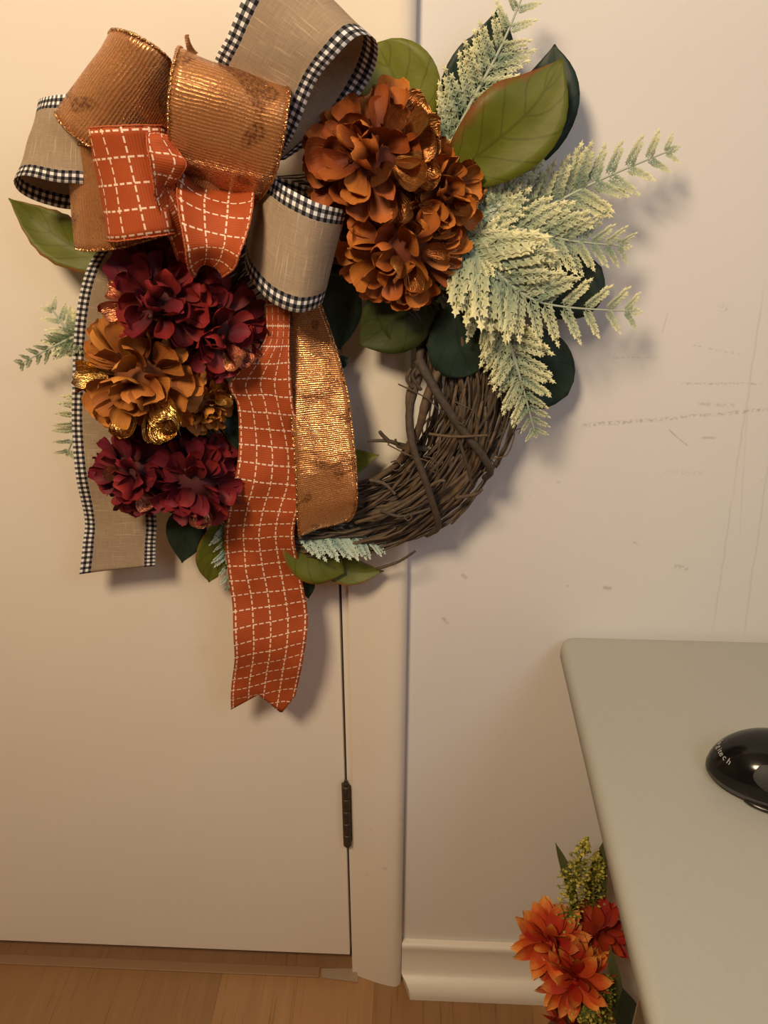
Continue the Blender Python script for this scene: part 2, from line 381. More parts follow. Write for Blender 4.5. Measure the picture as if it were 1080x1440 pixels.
# baseboard (profile in y,z)
def extrude_x(name, prof, x0, x1, mat, mit=0):
    n = len(prof); V = [(x0 + mit * max(0, (-y - .02)), y, z) for y, z in prof] + [(x1, y, z) for y, z in prof]
    Fc = [(i, n + i, n + (i+1) % n, (i+1) % n) for i in range(n)] + [tuple(range(n)), tuple(reversed(range(n, 2*n)))]
    return mk(name, V, Fc, mat, smooth=False)
ZBT = P(640, 1328, .008).z
bp = [(-.0005, 0), (-.0005, ZBT), (-.010, ZBT), (-.0135, ZBT - .004), (-.0125, ZBT - .012)]
for i in range(9):
    t = i / 8; bp.append((-.0115 - .008 * t ** 2.2, ZBT - .02 - (ZBT - .058) * t))
bp += [(-.024, .036), (-.033, .030), (-.0395, .021), (-.0415, .010), (-.0415, .0005)]
o = st(extrude_x('baseboard_back', bp, XC1 + .0003, WX1, BASE, .7))
fixn(o, 50)
# threshold strips beneath the door
st(boxes('trim_4', [(DX0, .0085, -.012, XG, .10, .0005)], WOODD)); 
st(boxes('trim_5', [(DX0 + .01, -.010, .0004, XG - .055, .0082, .0032)], plain('worn_threshold_strip', (.28, .16, .08), .5), bevel=.001))
tv = [(XG + .012, -.016, .0004), (XG - .05, -.010, .0004), (XG - .052, .006, .0004), (XG + .0, .008, .0004), (XG + .012, .0, .0004)]
st(mk('trim_6', tv + [(a, b, .0025) for a, b, c in tv], [(0,1,2,3,4)[::-1], (5,6,7,8,9)] + [(i, (i+1) % 5, 5 + (i+1) % 5, 5 + i) for i in range(5)], plain('grey_filler', (.33, .24, .16), .8), smooth=False))

# ================================================================== the wreath
wc = P(450, 530, .045)
wreath = tag(empty('autumn_wreath', (wc.x, -.02, wc.z - .22)), 'round grapevine wreath with copper and burgundy flowers, pale ferns and a large three-ribbon bow', 'wreath')

# ---- ribbons
def smooth_noise(x): return noise.noise(Vector((x, 3.3, 7.7)))
def ribbon(name, pairs, mat, label=None, n=44, m=12, bulge=0.0, edges=None, wpx=None, end=None, cup=0.0, v0=0.0, crinkle=.0012, flip=False, W=None, ur=(0, 1)):
    """pairs: list of ((x,y,d),(x,y,d)) both edges along the ribbon; built as a cloth strip"""
    A = catmull([p[0] for p in pairs], n); B = catmull([p[1] for p in pairs], n)
    A = [P(*a) for a in A]; B = [P(*b) for b in B]
    W = W or sorted((a - b).length for a, b in zip(A, B))[int(n * .7)]
    V, UVs, v = [], [], v0
    seed = R() * 50
    for i in range(n):
        if i: v += ((A[i] - A[i-1]).length + (B[i] - B[i-1]).length) / 2 / W
        t = ((A[min(i+1, n-1)] + B[min(i+1, n-1)]) - (A[max(i-1, 0)] + B[max(i-1, 0)])).normalized()
        s = (B[i] - A[i]).normalized(); nn = s.cross(t).normalized() * (-1 if flip else 1)
        for j in range(m + 1):
            u = j / m; p = A[i].lerp(B[i], u)
            vv = v
            if end and i > n - 1 - end[1]:
                q = (i - (n - 1 - end[1])) / end[1]; e = end[0](u) * q; p = p + t * e * W; vv = v + e
            p = p + nn * (bulge * 4 * u * (1 - u)) + nn * crinkle * noise.noise(Vector((u * 2.5, v * 2.2, seed)))* 2
            V.append(p); UVs.append((ur[0] + u * (ur[1] - ur[0]), vv))
    Fc = [(i*(m+1)+j, i*(m+1)+j+1, (i+1)*(m+1)+j+1, (i+1)*(m+1)+j) for i in range(n-1) for j in range(m)]
    o = mk(name, V, Fc, mat, wreath, uv=UVs)
    sm = o.modifiers.new('cloth', 'SOLIDIFY'); sm.thickness = .0005; sm.offset = 0
    if label: o['label'] = label
    if edges:
        for j in (0, m):
            pts = [V[i*(m+1)+j] for i in range(n)]
            pts = [Vector(p) + Vector((U(-1,1), U(-1,1), U(-1,1))) * .0003 for p in catmull([tuple(p) for p in pts], n * 3)]
            e = tube_vf(pts, [edges[1] * U(.75, 1.25) for _ in pts], 5)
            mk('wired_edge', e[0], e[1], edges[0], o)
    return o
GE = (GLIT, .0013); OE = (ORED, .0008)
ribbon('ribbon_loop', [((345,235,.085),(390,228,.085)), ((300,110,.115),(414,188,.115)), ((322,45,.135),(443,118,.135)), ((350,-20,.145),(472,80,.145)),
    ((375,-60,.14),(502,52,.14)), ((392,-72,.12),(526,56,.12)), ((385,-50,.095),(530,84,.095)), ((370,20,.075),(514,122,.075)), ((355,120,.065),(468,178,.065)), ((350,230,.065),(400,225,.065))],
    LINEN, 'large linen loop with checked borders at the top', n=64)
ribbon('ribbon_loop', [((235,200,.09),(240,290,.09)), ((135,133,.118),(135,262,.118)), ((88,133,.122),(80,256,.122)), ((64,136,.115),(38,247,.115)),
    ((56,141,.10),(21,254,.10)), ((58,147,.083),(30,272,.083)), ((90,152,.068),(66,288,.068)), ((140,165,.06),(115,295,.06)), ((235,220,.06),(240,290,.06))],
    LINEN, 'linen loop with checked borders at far left', n=56)
ribbon('ribbon_loop', [((350,235,.062),(348,330,.062)), ((366,246,.085),(344,366,.085)), ((383,252,.118),(352,392,.115)), ((407,266,.135),(380,424,.13)),
    ((442,284,.14),(414,439,.135)), ((470,292,.128),(438,436,.125)), ((487,294,.108),(455,424,.105)), ((478,280,.083),(448,405,.083)), ((420,258,.065),(405,370,.065)), ((360,240,.06),(352,330,.06))],
    LINEN, 'linen loop with checked borders right of the orange loops', n=56)
ribbon('ribbon_tail', [((165,330,.075),(262,335,.075)), ((133,358,.07),(235,370,.07)), ((115,400,.062),(220,415,.062)), ((105,460,.055),(210,470,.055)), ((102,530,.05),(206,535,.05)), ((101,600,.046),(205,600,.048)),
    ((107,670,.052),(212,668,.044)), ((119,730,.044),(220,733,.05)), ((116,765,.05),(219,765,.046)), ((112,807,.05),(218,796,.048))], LINEN, 'long linen tail with checked borders hanging at left', n=60)
# copper loops
ribbon('ribbon_loop', [((255,190,.09),(215,255,.09)), ((244,100,.132),(165,215,.128)), ((226,72,.146),(126,204,.14)), ((193,51,.148),(99,187,.142)), ((167,42,.138),(84,170,.134)),
    ((156,45,.122),(79,158,.12)), ((161,60,.103),(86,163,.10)), ((205,95,.08),(130,190,.08)), ((245,200,.07),(215,245,.07))], COPPER, 'copper foil loop pointing to the upper left', edges=GE, n=56)
ribbon('ribbon_loop', [((275,262,.09),(345,300,.085)), ((250,232,.128),(372,272,.12)), ((239,200,.152),(386,246,.142)), ((236,160,.164),(397,205,.154)), ((240,110,.165),(404,160,.157)), ((247,78,.152),(407,133,.145)),
    ((252,68,.134),(404,122,.128)), ((259,80,.112),(396,132,.105)), ((263,140,.09),(385,190,.085)), ((265,240,.08),(345,262,.08))], COPPER, 'large copper foil loop in the middle of the bow', edges=GE, n=60)
ribbon('ribbon_loop', [((235,222,.09),(235,330,.09)), ((155,208,.122),(178,346,.12)), ((115,203,.122),(132,352,.12)), ((91,202,.107),(107,350,.107)), ((99,206,.088),(114,345,.088)), ((170,218,.07),(180,335,.07)), ((235,230,.068),(235,320,.068))],
    COPPER, 'copper foil loop left of the orange loop', edges=GE, n=48)
ribbon('ribbon_tail', [((385,405,.06),(440,400,.06)), ((392,445,.066),(456,442,.066)), ((400,500,.068),(474,496,.07)), ((407,560,.078),(488,552,.08)), ((413,620,.086),(496,612,.088)), ((417,680,.093),(501,664,.095)),
    ((418,722,.093),(502,700,.096)), ((420,746,.088),(498,722,.09)), ((421,753,.079),(488,733,.08)), ((420,742,.072),(480,722,.074)), ((415,690,.07),(470,680,.073))], COPPER, 'copper foil tail beside the orange tail', edges=GE, n=70)
# orange loops
ribbon('ribbon_loop', [((258,225,.095),(250,325,.095)), ((238,182,.135),(247,327,.128)), ((210,176,.152),(238,329,.146)), ((165,177,.163),(203,334,.155)), ((136,179,.155),(168,339,.15)), ((122,181,.139),(150,339,.135)),
    ((129,186,.116),(158,335,.116)), ((200,200,.09),(210,325,.09)), ((245,230,.08),(245,310,.08))], PLAID, 'orange stitched loop at the left of the bow', edges=OE, n=56, bulge=.002)
ribbon('ribbon_loop', [((257,232,.112),(357,266,.112)), ((249,262,.14),(355,292,.138)), ((252,300,.156),(348,326,.152)), ((260,345,.162),(338,354,.158)), ((264,372,.152),(330,376,.15)),
    ((271,388,.134),(314,390,.134)), ((276,380,.113),(316,382,.113)), ((270,330,.094),(330,340,.094)), ((262,262,.085),(335,275,.085))], PLAID, 'orange stitched loop pointing down at the bow centre', edges=OE, n=56, bulge=.011, W=.088, ur=(.0, .74))
ribbon('ribbon_loop', [((235,190,.10),(262,205,.10)), ((209,186,.15),(236,190,.15)), ((207,205,.163),(252,214,.15)), ((211,225,.166),(262,234,.152)), ((216,258,.162),(241,262,.142)), ((219,284,.155),(243,258,.138)), ((228,312,.146),(259,290,.132)), ((243,345,.134),(264,335,.122)), ((250,366,.118),(268,374,.11))],
    PLAID, 'narrow twisted orange fold between the two orange loops', edges=OE, n=56, v0=.1, W=.088, ur=(0, .4))
def vcut(u):
    return .13 - .30 * abs(u - .42) / .42 * -1 if False else (-.14 + .27 * abs(u - .42) / .42 - .02 if u < .42 else -.14 + .44 * (u - .42) / .40 if u < .82 else .30 - .35 * (u - .82) / .18)
ribbon('ribbon_tail', [((372,400,.075),(405,395,.075)), ((374,440,.085),(408,440,.08)), ((372,478,.092),(407,478,.084)), ((345,512,.094),(408,510,.088)), ((322,541,.086),(410,542,.088)), ((334,568,.078),(414,575,.084)), ((336,605,.078),(424,612,.076)), ((335,640,.084),(431,650,.074)),
    ((330,675,.086),(430,688,.078)), ((321,715,.074),(420,718,.084)), ((316,755,.062),(414,748,.08)), ((319,795,.056),(419,788,.066)), ((326,845,.062),(428,832,.056)), ((328,890,.072),(433,868,.058)),
    ((330,925,.068),(430,905,.066)), ((326,960,.056),(424,940,.064)), ((325,992,.052),(415,982,.056))], PLAID, 'long orange stitched tail with notched end', edges=None, n=110, m=24, end=(vcut, 9), crinkle=.002)
ribbon('ribbon_end', [((272,80,.128),(278,74,.126)), ((264,72,.13),(274,70,.128)), ((261,62,.132),(269,62,.13)), ((260,54,.13),(266,52,.128)), ((263,50,.125),(266,54,.123))], COPPER, n=20, m=4, W=.06)
# gathered knot of the bow
kp = catmull([tuple(P(x, y, d)) for x, y, d in ((236,248,.075), (262,240,.098), (300,262,.104), (340,262,.09), (356,258,.07))], 16)
v_, f_ = tube_vf(kp, [.012 + .004 * math.sin(i * 1.3) for i in range(16)], 10); mk('ribbon_knot', v_, f_, COPPER, wreath, uv=[(k % 10 / 10, k / 60) for k in range(len(v_))])

# ---- petals
def petal_mesh(name, mat, kind):
    nxp, nyp = 6, 7
    V, UVs = [], []
    cup, curl, tw = {0: (.40, .30, 0), 1: (.65, -.25, .12), 2: (.30, .55, -.15), 3: (.75, .65, .05)}[kind]
    for j in range(nyp):
        t = j / (nyp - 1)
        w = (.13, .25, .345, .40, .405, .345, .17)[j]
        for i in range(nxp):
            s = i / (nxp - 1) * 2 - 1
            x = s * w; y = (0, .2, .4, .6, .77, .92, 1.0)[j] - (.025 * s * s if j > nyp - 3 else 0) + .012 * math.sin(9 * s + 2 * kind) * (j == nyp - 1)
            z = cup * (s * s) * w * .9 + curl * (t ** 2) * .5 + tw * s * t + .02 * math.sin(5 * s + kind) * t
            V.append((x, y, z)); UVs.append((i / (nxp - 1), t))
    Fc = [(j*nxp+i, j*nxp+i+1, (j+1)*nxp+i+1, (j+1)*nxp+i) for j in range(nyp-1) for i in range(nxp-1)]
    me = bpy.data.meshes.new(name); me.from_pydata(V, [], Fc); l = me.uv_layers.new(name='UVMap')
    for p in me.polygons:
        for li, vi in zip(p.loop_indices, p.vertices): l.data[li].uv = UVs[vi]
    me.polygons.foreach_set('use_smooth', [True] * len(me.polygons)); me.materials.append(mat); me['uvs'] = 0
    return me, V, Fc, UVs
def petals_set(mat, foil): return [petal_mesh('petal', mat, k) for k in range(4)], [petal_mesh('foil_petal', foil, k) for k in range(4)]
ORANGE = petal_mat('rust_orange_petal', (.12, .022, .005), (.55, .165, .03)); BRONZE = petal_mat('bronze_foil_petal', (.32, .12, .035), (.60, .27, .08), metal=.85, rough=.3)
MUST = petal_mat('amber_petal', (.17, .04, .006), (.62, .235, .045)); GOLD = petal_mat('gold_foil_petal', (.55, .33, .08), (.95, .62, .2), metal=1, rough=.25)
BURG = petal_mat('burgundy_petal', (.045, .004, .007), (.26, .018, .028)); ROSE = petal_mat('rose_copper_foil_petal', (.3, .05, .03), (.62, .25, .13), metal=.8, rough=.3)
SETS = {'orange': petals_set(ORANGE, BRONZE), 'amber': petals_set(MUST, GOLD), 'burgundy': petals_set(BURG, ROSE)}
COREM = {'orange': plain('rust_core', (.14, .03, .008), .8), 'amber': plain('amber_core', (.2, .06, .012), .8), 'burgundy': plain('burgundy_core', (.06, .006, .008), .8)}
def petal_frames(Cc, Rr, axis, n, thmin, thmax, lo, hi, jit, seed=0.0):
    a = Vector(axis).normalized(); b = a.orthogonal().normalized(); c = a.cross(b); out = []
    for i in range(n):
        q = (i + .5) / n; ct = math.cos(thmin) - q * (math.cos(thmin) - math.cos(thmax)); th = math.acos(max(-1, min(1, ct))) + U(-jit, jit) * .5
        ph = i * 2.399963 + seed + U(-jit, jit)
        rr = b * math.cos(ph) + c * math.sin(ph)
        d = a * math.cos(th) + rr * math.sin(th); t = -a * math.sin(th) + rr * math.cos(th)
        be = .15 + .85 * math.sin(th) + U(-.45, .45); al = 1.0 - .25 * math.sin(th)
        Y = (d * al + t * be).normalized(); Z = (d * be - t * al); Z = (Z - Y * Z.dot(Y)).normalized()
        ax = Matrix.Rotation(U(-.75, .75), 3, Y); Z = ax @ Z; X = Y.cross(Z).normalized()
        out.append((Cc + d * Rr * lo, X, Y, Z, Rr * hi * U(.85, 1.15), th))
    return out
def bloom(name, px, py, d, rpx, kind, axis, label, n=42, foil=None, parent=wreath, squash=1.0):
    Cc = P(px, py, d); Rr = rpx * mpp(px, py, d)
    fl = empty(name, Cc, parent); fl['label'] = label
    reg, foi = SETS[kind]; n = int(n * 1.7)
    # core
    V, Fc = [], []; ns, nr = 14, 8
    for j in range(nr + 1):
        for i in range(ns):
            th, ph = math.pi * j / nr, 2 * math.pi * i / ns
            V.append(Cc + Vector((math.sin(th)*math.cos(ph), math.sin(th)*math.sin(ph), math.cos(th))) * Rr * .46)
    for j in range(nr):
        for i in range(ns): Fc.append((j*ns+i, j*ns+(i+1) % ns, (j+1)*ns+(i+1) % ns, (j+1)*ns+i))
    mk('flower_core', V, Fc, COREM[kind], fl)
    # inner and hindmost petals, too hidden to pick apart
    V, Fc, UVs = [], [], []
    fr = petal_frames(Cc, Rr, axis, 60, 0.0, rad(125), .42, .46, .5, 1.1) + petal_frames(Cc, Rr, axis, 34, rad(95), rad(140), .42, .52, .3, .4)
    for pos, X, Y, Z, s, th in fr:
        me, pv, pf, pu = reg[random.randrange(4)]; o0 = len(V)
        V += [pos + X * v[0] * s * 1.05 + Y * v[1] * s + Z * v[2] * s for v in pv]; Fc += [tuple(i + o0 for i in q) for q in pf]; UVs += pu
    tag(mk('inner_petals', V, Fc, reg[0][0].materials[0], fl, uv=UVs), kind='stuff')
    for pos, X, Y, Z, s, th in petal_frames(Cc, Rr, axis, n, rad(2), rad(110), .55, .45, .5):
        tip = pos + Y * s * .6
        isf = foil and foil(tip)
        me = (foi if isf else reg)[random.choice((0, 1, 2, 3))][0]
        place('petal', me, fl, pos, X, Y, Z, (s * U(.80, 1.15), s, s))
        if isf: C.objects[-1]['label'] = {'orange': 'bronze foil petal', 'amber': 'gold foil petal', 'burgundy': 'rose copper foil petal'}[kind]
    return fl
def near(pts, prob=1.0):
    W = [(P(x, y, d), r * .00072) for x, y, d, r in pts]
    return lambda t: any(((t - w).xz.length if hasattr((t-w), 'xz') else math.hypot((t-w).x, (t-w).z)) < r for w, r in W) and R() < prob
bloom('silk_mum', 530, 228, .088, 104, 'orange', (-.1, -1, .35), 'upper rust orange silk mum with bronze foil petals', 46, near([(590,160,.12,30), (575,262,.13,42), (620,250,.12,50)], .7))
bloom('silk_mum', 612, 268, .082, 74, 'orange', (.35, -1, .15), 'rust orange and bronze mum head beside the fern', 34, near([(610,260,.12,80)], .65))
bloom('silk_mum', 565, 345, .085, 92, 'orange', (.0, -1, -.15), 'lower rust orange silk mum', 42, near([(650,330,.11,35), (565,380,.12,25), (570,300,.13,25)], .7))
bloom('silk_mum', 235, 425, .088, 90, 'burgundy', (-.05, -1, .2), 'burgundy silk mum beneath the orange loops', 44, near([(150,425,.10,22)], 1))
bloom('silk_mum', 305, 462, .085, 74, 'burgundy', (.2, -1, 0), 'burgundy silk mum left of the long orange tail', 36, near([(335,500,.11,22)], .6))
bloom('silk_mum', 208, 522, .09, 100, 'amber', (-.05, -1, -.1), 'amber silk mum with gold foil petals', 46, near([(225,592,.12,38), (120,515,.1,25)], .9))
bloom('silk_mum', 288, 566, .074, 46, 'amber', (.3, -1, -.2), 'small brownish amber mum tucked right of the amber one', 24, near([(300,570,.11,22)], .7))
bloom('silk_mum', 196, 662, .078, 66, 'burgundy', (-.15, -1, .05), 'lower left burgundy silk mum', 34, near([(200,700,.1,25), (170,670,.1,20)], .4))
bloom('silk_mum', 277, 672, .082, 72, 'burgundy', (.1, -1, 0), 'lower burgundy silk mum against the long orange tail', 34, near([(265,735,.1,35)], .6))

# ---- leaves
LGREEN = leaf_mat('olive_green_leaf', (.068, .084, .006), (.135, .145, .014), (.20, .045, .02), gloss=.5); LOL = leaf_mat('green_leaf', (.095, .108, .008), (.17, .175, .018), gloss=.5)
LOD = leaf_mat('shaded_olive_leaf', (.025, .034, .006), (.045, .056, .012), gloss=.55)  # olive with the shade beneath the orange mum put into its colour
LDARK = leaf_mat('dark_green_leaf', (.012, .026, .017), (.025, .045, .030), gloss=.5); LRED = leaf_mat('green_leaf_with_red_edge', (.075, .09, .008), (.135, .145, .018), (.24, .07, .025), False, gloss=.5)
def leaf(pts, hw, mat, label=None, parent=wreath, name='leaf', fold=.25, shape=1.0, wav=.1, flipu=False, serr=0.0, tipw=0.0):
    """pts: midrib (x,y,d) list base..tip, hw half width in pixels"""
    n, m = 18, 8; mid = [P(*p) for p in catmull(pts, n)]
    sc = mpp(*pts[0]); V, UVs = [], []; sd = R() * 30
    for i in range(n):
        t = i / (n - 1); tg = (mid[min(i+1, n-1)] - mid[max(i-1, 0)]).normalized()
        vw = (CP - mid[i]).normalized(); sdv = tg.cross(vw).normalized(); nn = sdv.cross(tg).normalized()
        w = hw * sc * max(tipw * (t > .5), math.sin(math.pi * min(1, t ** shape)) ** (.75 if t < .5 or shape > 1.25 else .75 + 1.3 * (t - .5))) * (1 + serr * (i % 2)) if 0 < t < 1 else hw * sc * .02
        for j in range(m + 1):
            s = j / m * 2 - 1
            p = mid[i] + sdv * s * w + nn * (abs(s) * w * fold + w * wav * noise.noise(Vector((s * 1.5, t * 4, sd))) * 1.5)
            V.append(p); UVs.append(((1 - j / m) if flipu else j / m, t))
    Fc = [(i*(m+1)+j, i*(m+1)+j+1, (i+1)*(m+1)+j+1, (i+1)*(m+1)+j) for i in range(n-1) for j in range(m)]
    o = mk(name, V, Fc, mat, parent, uv=UVs); sm = o.modifiers.new('thickness', 'SOLIDIFY'); sm.thickness = .0004
    if label: o['label'] = label
    return o
leaf([(185,372,.05), (110,350,.045), (60,318,.04), (12,279,.045)], 33, LRED, 'large olive leaf with reddish edge at far left', serr=.05, shape=.9)
leaf([(585,205,.05), (568,140,.05), (530,60,.045)], 56, LOL, 'olive green leaf above the orange mum', shape=1.35)
leaf([(628,250,.07), (692,203,.085), (752,148,.085), (791,82,.075)], 58, LGREEN, 'large olive leaf with red upper edge at upper right', shape=.95, fold=.12, flipu=True)
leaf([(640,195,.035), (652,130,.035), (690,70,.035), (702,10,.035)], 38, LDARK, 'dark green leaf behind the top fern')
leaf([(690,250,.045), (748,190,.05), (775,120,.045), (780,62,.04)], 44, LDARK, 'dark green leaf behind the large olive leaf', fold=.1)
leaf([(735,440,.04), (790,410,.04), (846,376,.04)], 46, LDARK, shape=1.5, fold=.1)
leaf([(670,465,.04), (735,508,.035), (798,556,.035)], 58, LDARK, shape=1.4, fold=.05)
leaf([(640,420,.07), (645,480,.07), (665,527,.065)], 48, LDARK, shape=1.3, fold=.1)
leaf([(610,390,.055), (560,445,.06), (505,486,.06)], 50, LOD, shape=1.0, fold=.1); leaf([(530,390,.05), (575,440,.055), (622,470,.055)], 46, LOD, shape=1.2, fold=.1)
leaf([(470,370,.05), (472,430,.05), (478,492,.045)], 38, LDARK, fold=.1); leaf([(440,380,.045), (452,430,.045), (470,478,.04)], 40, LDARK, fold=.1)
leaf([(455,668,.045), (495,650,.045), (533,640,.045)], 19, LOL, 'pointed green leaf tip beside the copper tail', shape=.7); leaf([(455,520,.045), (478,510,.045), (492,503,.045)], 9, LDARK); leaf([(460,620,.04), (480,610,.04), (497,606,.04)], 8, LDARK)
leaf([(480,735,.05), (505,722,.05), (528,705,.045)], 22, LOL)
leaf([(405,738,.055), (440,782,.055), (485,806,.05)], 38, LRED, 'green leaf with reddish edge below the copper tail'); leaf([(445,778,.04), (490,803,.04), (540,803,.04)], 22, LRED, shape=.7)
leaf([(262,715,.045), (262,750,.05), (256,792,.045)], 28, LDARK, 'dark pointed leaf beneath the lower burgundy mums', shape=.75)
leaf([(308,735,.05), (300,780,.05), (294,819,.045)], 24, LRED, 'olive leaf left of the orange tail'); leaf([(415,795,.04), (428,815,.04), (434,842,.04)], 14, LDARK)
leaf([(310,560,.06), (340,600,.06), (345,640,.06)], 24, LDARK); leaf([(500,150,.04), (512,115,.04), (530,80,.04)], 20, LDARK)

# ---- ferns
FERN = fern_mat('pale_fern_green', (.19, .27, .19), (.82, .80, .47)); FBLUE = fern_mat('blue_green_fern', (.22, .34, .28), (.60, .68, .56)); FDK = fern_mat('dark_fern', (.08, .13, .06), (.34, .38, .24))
def pinna_mesh(mat, seed, nl=9):
    nl -= 2
    rnd = random.Random(seed); V, Fc, Cl = [], [], []
    # stalk
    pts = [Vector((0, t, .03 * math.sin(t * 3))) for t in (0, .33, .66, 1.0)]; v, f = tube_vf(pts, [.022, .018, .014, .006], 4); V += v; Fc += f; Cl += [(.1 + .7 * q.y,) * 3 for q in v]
    for i in range(nl):
        t = (i + .6) / nl
        for s in (-1, 1) if i < nl - 1 else (0,):
            L = (.28 + .07 * rnd.random()) * (1.1 - .35 * t); ang = (rad(52) + rnd.uniform(-.15, .15)) * s
            d = Vector((math.sin(ang), math.cos(ang), 0)); q = Vector((d.y, -d.x, 0)); z = Vector((0, 0, 1)); b = Vector((0, t * .95, .03 * math.sin(t * 3)))
            up = rnd.uniform(-.02, .09)
            # three-lobed leaflet
            outl = [(0, .25, 0), (.30, .55, .03), (.34, .95, .06), (.55, .95, .02), (.62, 1.25, .05), (.75, .72, .04), (1.12, .6, .08), (.84, .28, .04)]
            o0 = len(V); shp = [(a, w_ - 0, h_) for a, w_, h_ in outl]
            loop = [(0.0, .13), (.34, .20), (.40, .50), (.60, .24), (.78, .42), (.84, .14), (1.12, 0.0), (.84, -.14), (.78, -.42), (.60, -.24), (.40, -.50), (.34, -.20), (0.0, -.13)]
            V.append(b + d * L * .55 + z * (up * .55 + .035))
            for a, w_ in loop: V.append(b + d * a * L + q * w_ * L + z * up * a)
            n = len(loop)
            Fc += [(o0, o0 + 1 + k, o0 + 1 + k + 1) for k in range(n - 1)]
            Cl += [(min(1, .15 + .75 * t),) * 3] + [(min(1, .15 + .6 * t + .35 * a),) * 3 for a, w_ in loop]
    me = bpy.data.meshes.new('pinna'); me.from_pydata(V, [], Fc); a = me.color_attributes.new('Col', 'FLOAT_COLOR', 'POINT')
    for i, c in enumerate(Cl): a.data[i].color = (*c, 1)
    me.materials.append(mat); return me
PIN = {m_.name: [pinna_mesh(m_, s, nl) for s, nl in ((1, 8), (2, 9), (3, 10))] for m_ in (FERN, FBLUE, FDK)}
def frond(pts, hw, mat=FERN, label=None, np_=9, lean=48, parent=wreath, back=.0):
    np_ = int(np_ * 1.12); n = np_ * 3; mid = [P(*p) for p in catmull(pts, n)]; sc = mpp(*pts[0]); L = hw * sc
    root = tube('fern_frond', mid, [.0022 * (1 - .7 * i / n) for i in range(n)], {'pale_fern_green': FERNS}.get(mat.name, FERNS), parent, 5)
    if label: root['label'] = label
    for k in range(np_):
        i = int((k + .5) / np_ * (n - 1)); t = i / (n - 1); tg = (mid[min(i+1, n-1)] - mid[max(i-1, 0)]).normalized()
        vw = (CP - mid[i]).normalized(); sd = tg.cross(vw).normalized(); nn = sd.cross(tg).normalized()
        for s in (-1, 1):
            a = rad(lean + U(-7, 7)); Y = (tg * math.cos(a) + sd * s * math.sin(a) + nn * U(-.05, .3)).normalized()
            Z = (nn + sd * s * U(-.35, .1) + tg * U(-.15, .15)); Z = (Z - Y * Z.dot(Y)).normalized(); X = Y.cross(Z)
            l = L * (1.10 - .78 * t ** 1.3) * (.72 + .28 * min(1, t * 4 + .3)) * U(.9, 1.1) * 1.05
            place('pinna', random.choice(PIN[mat.name]), root, mid[i], X, Y, Z, (max(l, .017) * .60, l, max(l, .017) * .8))
    tg = (mid[-1] - mid[-4]).normalized(); vw = (CP - mid[-1]).normalized(); Z = (vw - tg * vw.dot(tg)).normalized()
    place('pinna', PIN[mat.name][0], root, mid[-3], tg.cross(Z), tg, Z, (L * .3,) * 3)
    return root
FERNS = plain('fern_stem', (.42, .47, .36), .6)
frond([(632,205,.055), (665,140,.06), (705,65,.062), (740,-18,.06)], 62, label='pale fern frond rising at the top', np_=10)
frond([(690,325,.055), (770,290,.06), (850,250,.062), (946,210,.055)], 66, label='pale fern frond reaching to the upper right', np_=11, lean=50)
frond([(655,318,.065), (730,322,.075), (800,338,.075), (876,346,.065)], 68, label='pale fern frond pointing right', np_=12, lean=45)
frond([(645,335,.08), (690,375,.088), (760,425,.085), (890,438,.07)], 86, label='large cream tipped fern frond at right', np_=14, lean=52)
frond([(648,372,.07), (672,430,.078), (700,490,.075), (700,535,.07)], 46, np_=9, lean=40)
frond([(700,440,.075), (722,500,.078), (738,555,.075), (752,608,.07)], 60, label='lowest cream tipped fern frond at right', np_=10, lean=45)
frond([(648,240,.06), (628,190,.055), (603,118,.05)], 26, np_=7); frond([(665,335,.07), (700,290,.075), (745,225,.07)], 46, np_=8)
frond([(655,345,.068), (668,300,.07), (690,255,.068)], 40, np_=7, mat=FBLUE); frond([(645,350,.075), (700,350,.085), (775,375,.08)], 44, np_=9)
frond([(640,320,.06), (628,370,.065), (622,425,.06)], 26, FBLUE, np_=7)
frond([(140,462,.045), (90,480,.045), (28,512,.04)], 30, FDK, 'dark narrow fern frond at far left', np_=10, lean=38); frond([(130,490,.035), (100,470,.035), (70,430,.03)], 40, np_=6)
frond([(135,560,.035), (112,595,.035), (94,640,.03)], 40, label='small pale fern tip behind the linen tail', np_=7, lean=60)
frond([(415,745,.055), (460,750,.06), (500,756,.06), (536,764,.055)], 46, FBLUE, 'blue green fern frond under the copper tail', np_=9)
frond([(318,735,.05), (318,780,.05), (322,828,.045)], 26, FBLUE, np_=8)

# ---- grapevine ring
RC = Vector((wc.x + .003, -.048, wc.z - .008)); RM, RW, RD = .163, .050, .021
SC = mpp(450, 530, .045)
ring = empty('grapevine_ring', RC, wreath)
def ring_pt(a, q, rho):       # q: angle round the tube of the ring, rho 0..1
    rr = RM + RW * rho * math.cos(q); return RC + Vector((rr * math.cos(a), -RD * rho * math.sin(q), rr * math.sin(a)))
def vine_arc(a0, a1, rho, q0, dq, seed):
    n = max(8, int(abs(a1 - a0) / .11)); pts = []
    for i in range(n):
        t = i / (n - 1); a = a0 + (a1 - a0) * t
        p = ring_pt(a, q0 + dq * t, rho)
        p += Vector((noise.noise(Vector((seed, t * 3, 0))), .5 * noise.noise(Vector((seed, t * 3, 9))), noise.noise(Vector((seed, t * 3, 5))))) * .009
        p.y = min(p.y, -.027); pts.append(p)
    return pts
V, Fc = [], []
for k in range(330):
    a0 = U(0, 2 * math.pi); ln = U(.4, 1.3); r0 = U(.0007, .0014)
    pts = vine_arc(a0, a0 + ln, U(.3, 1.0), U(-.3, math.pi + .3), U(-.9, .9), k * 1.7)
    v, f = tube_vf(pts, [r0 * (1 - .4 * i / len(pts)) for i in range(len(pts))], 5, len(V)); V += v; Fc += f
tag(mk('thin_twigs', V, Fc, BARK, ring), kind='stuff')
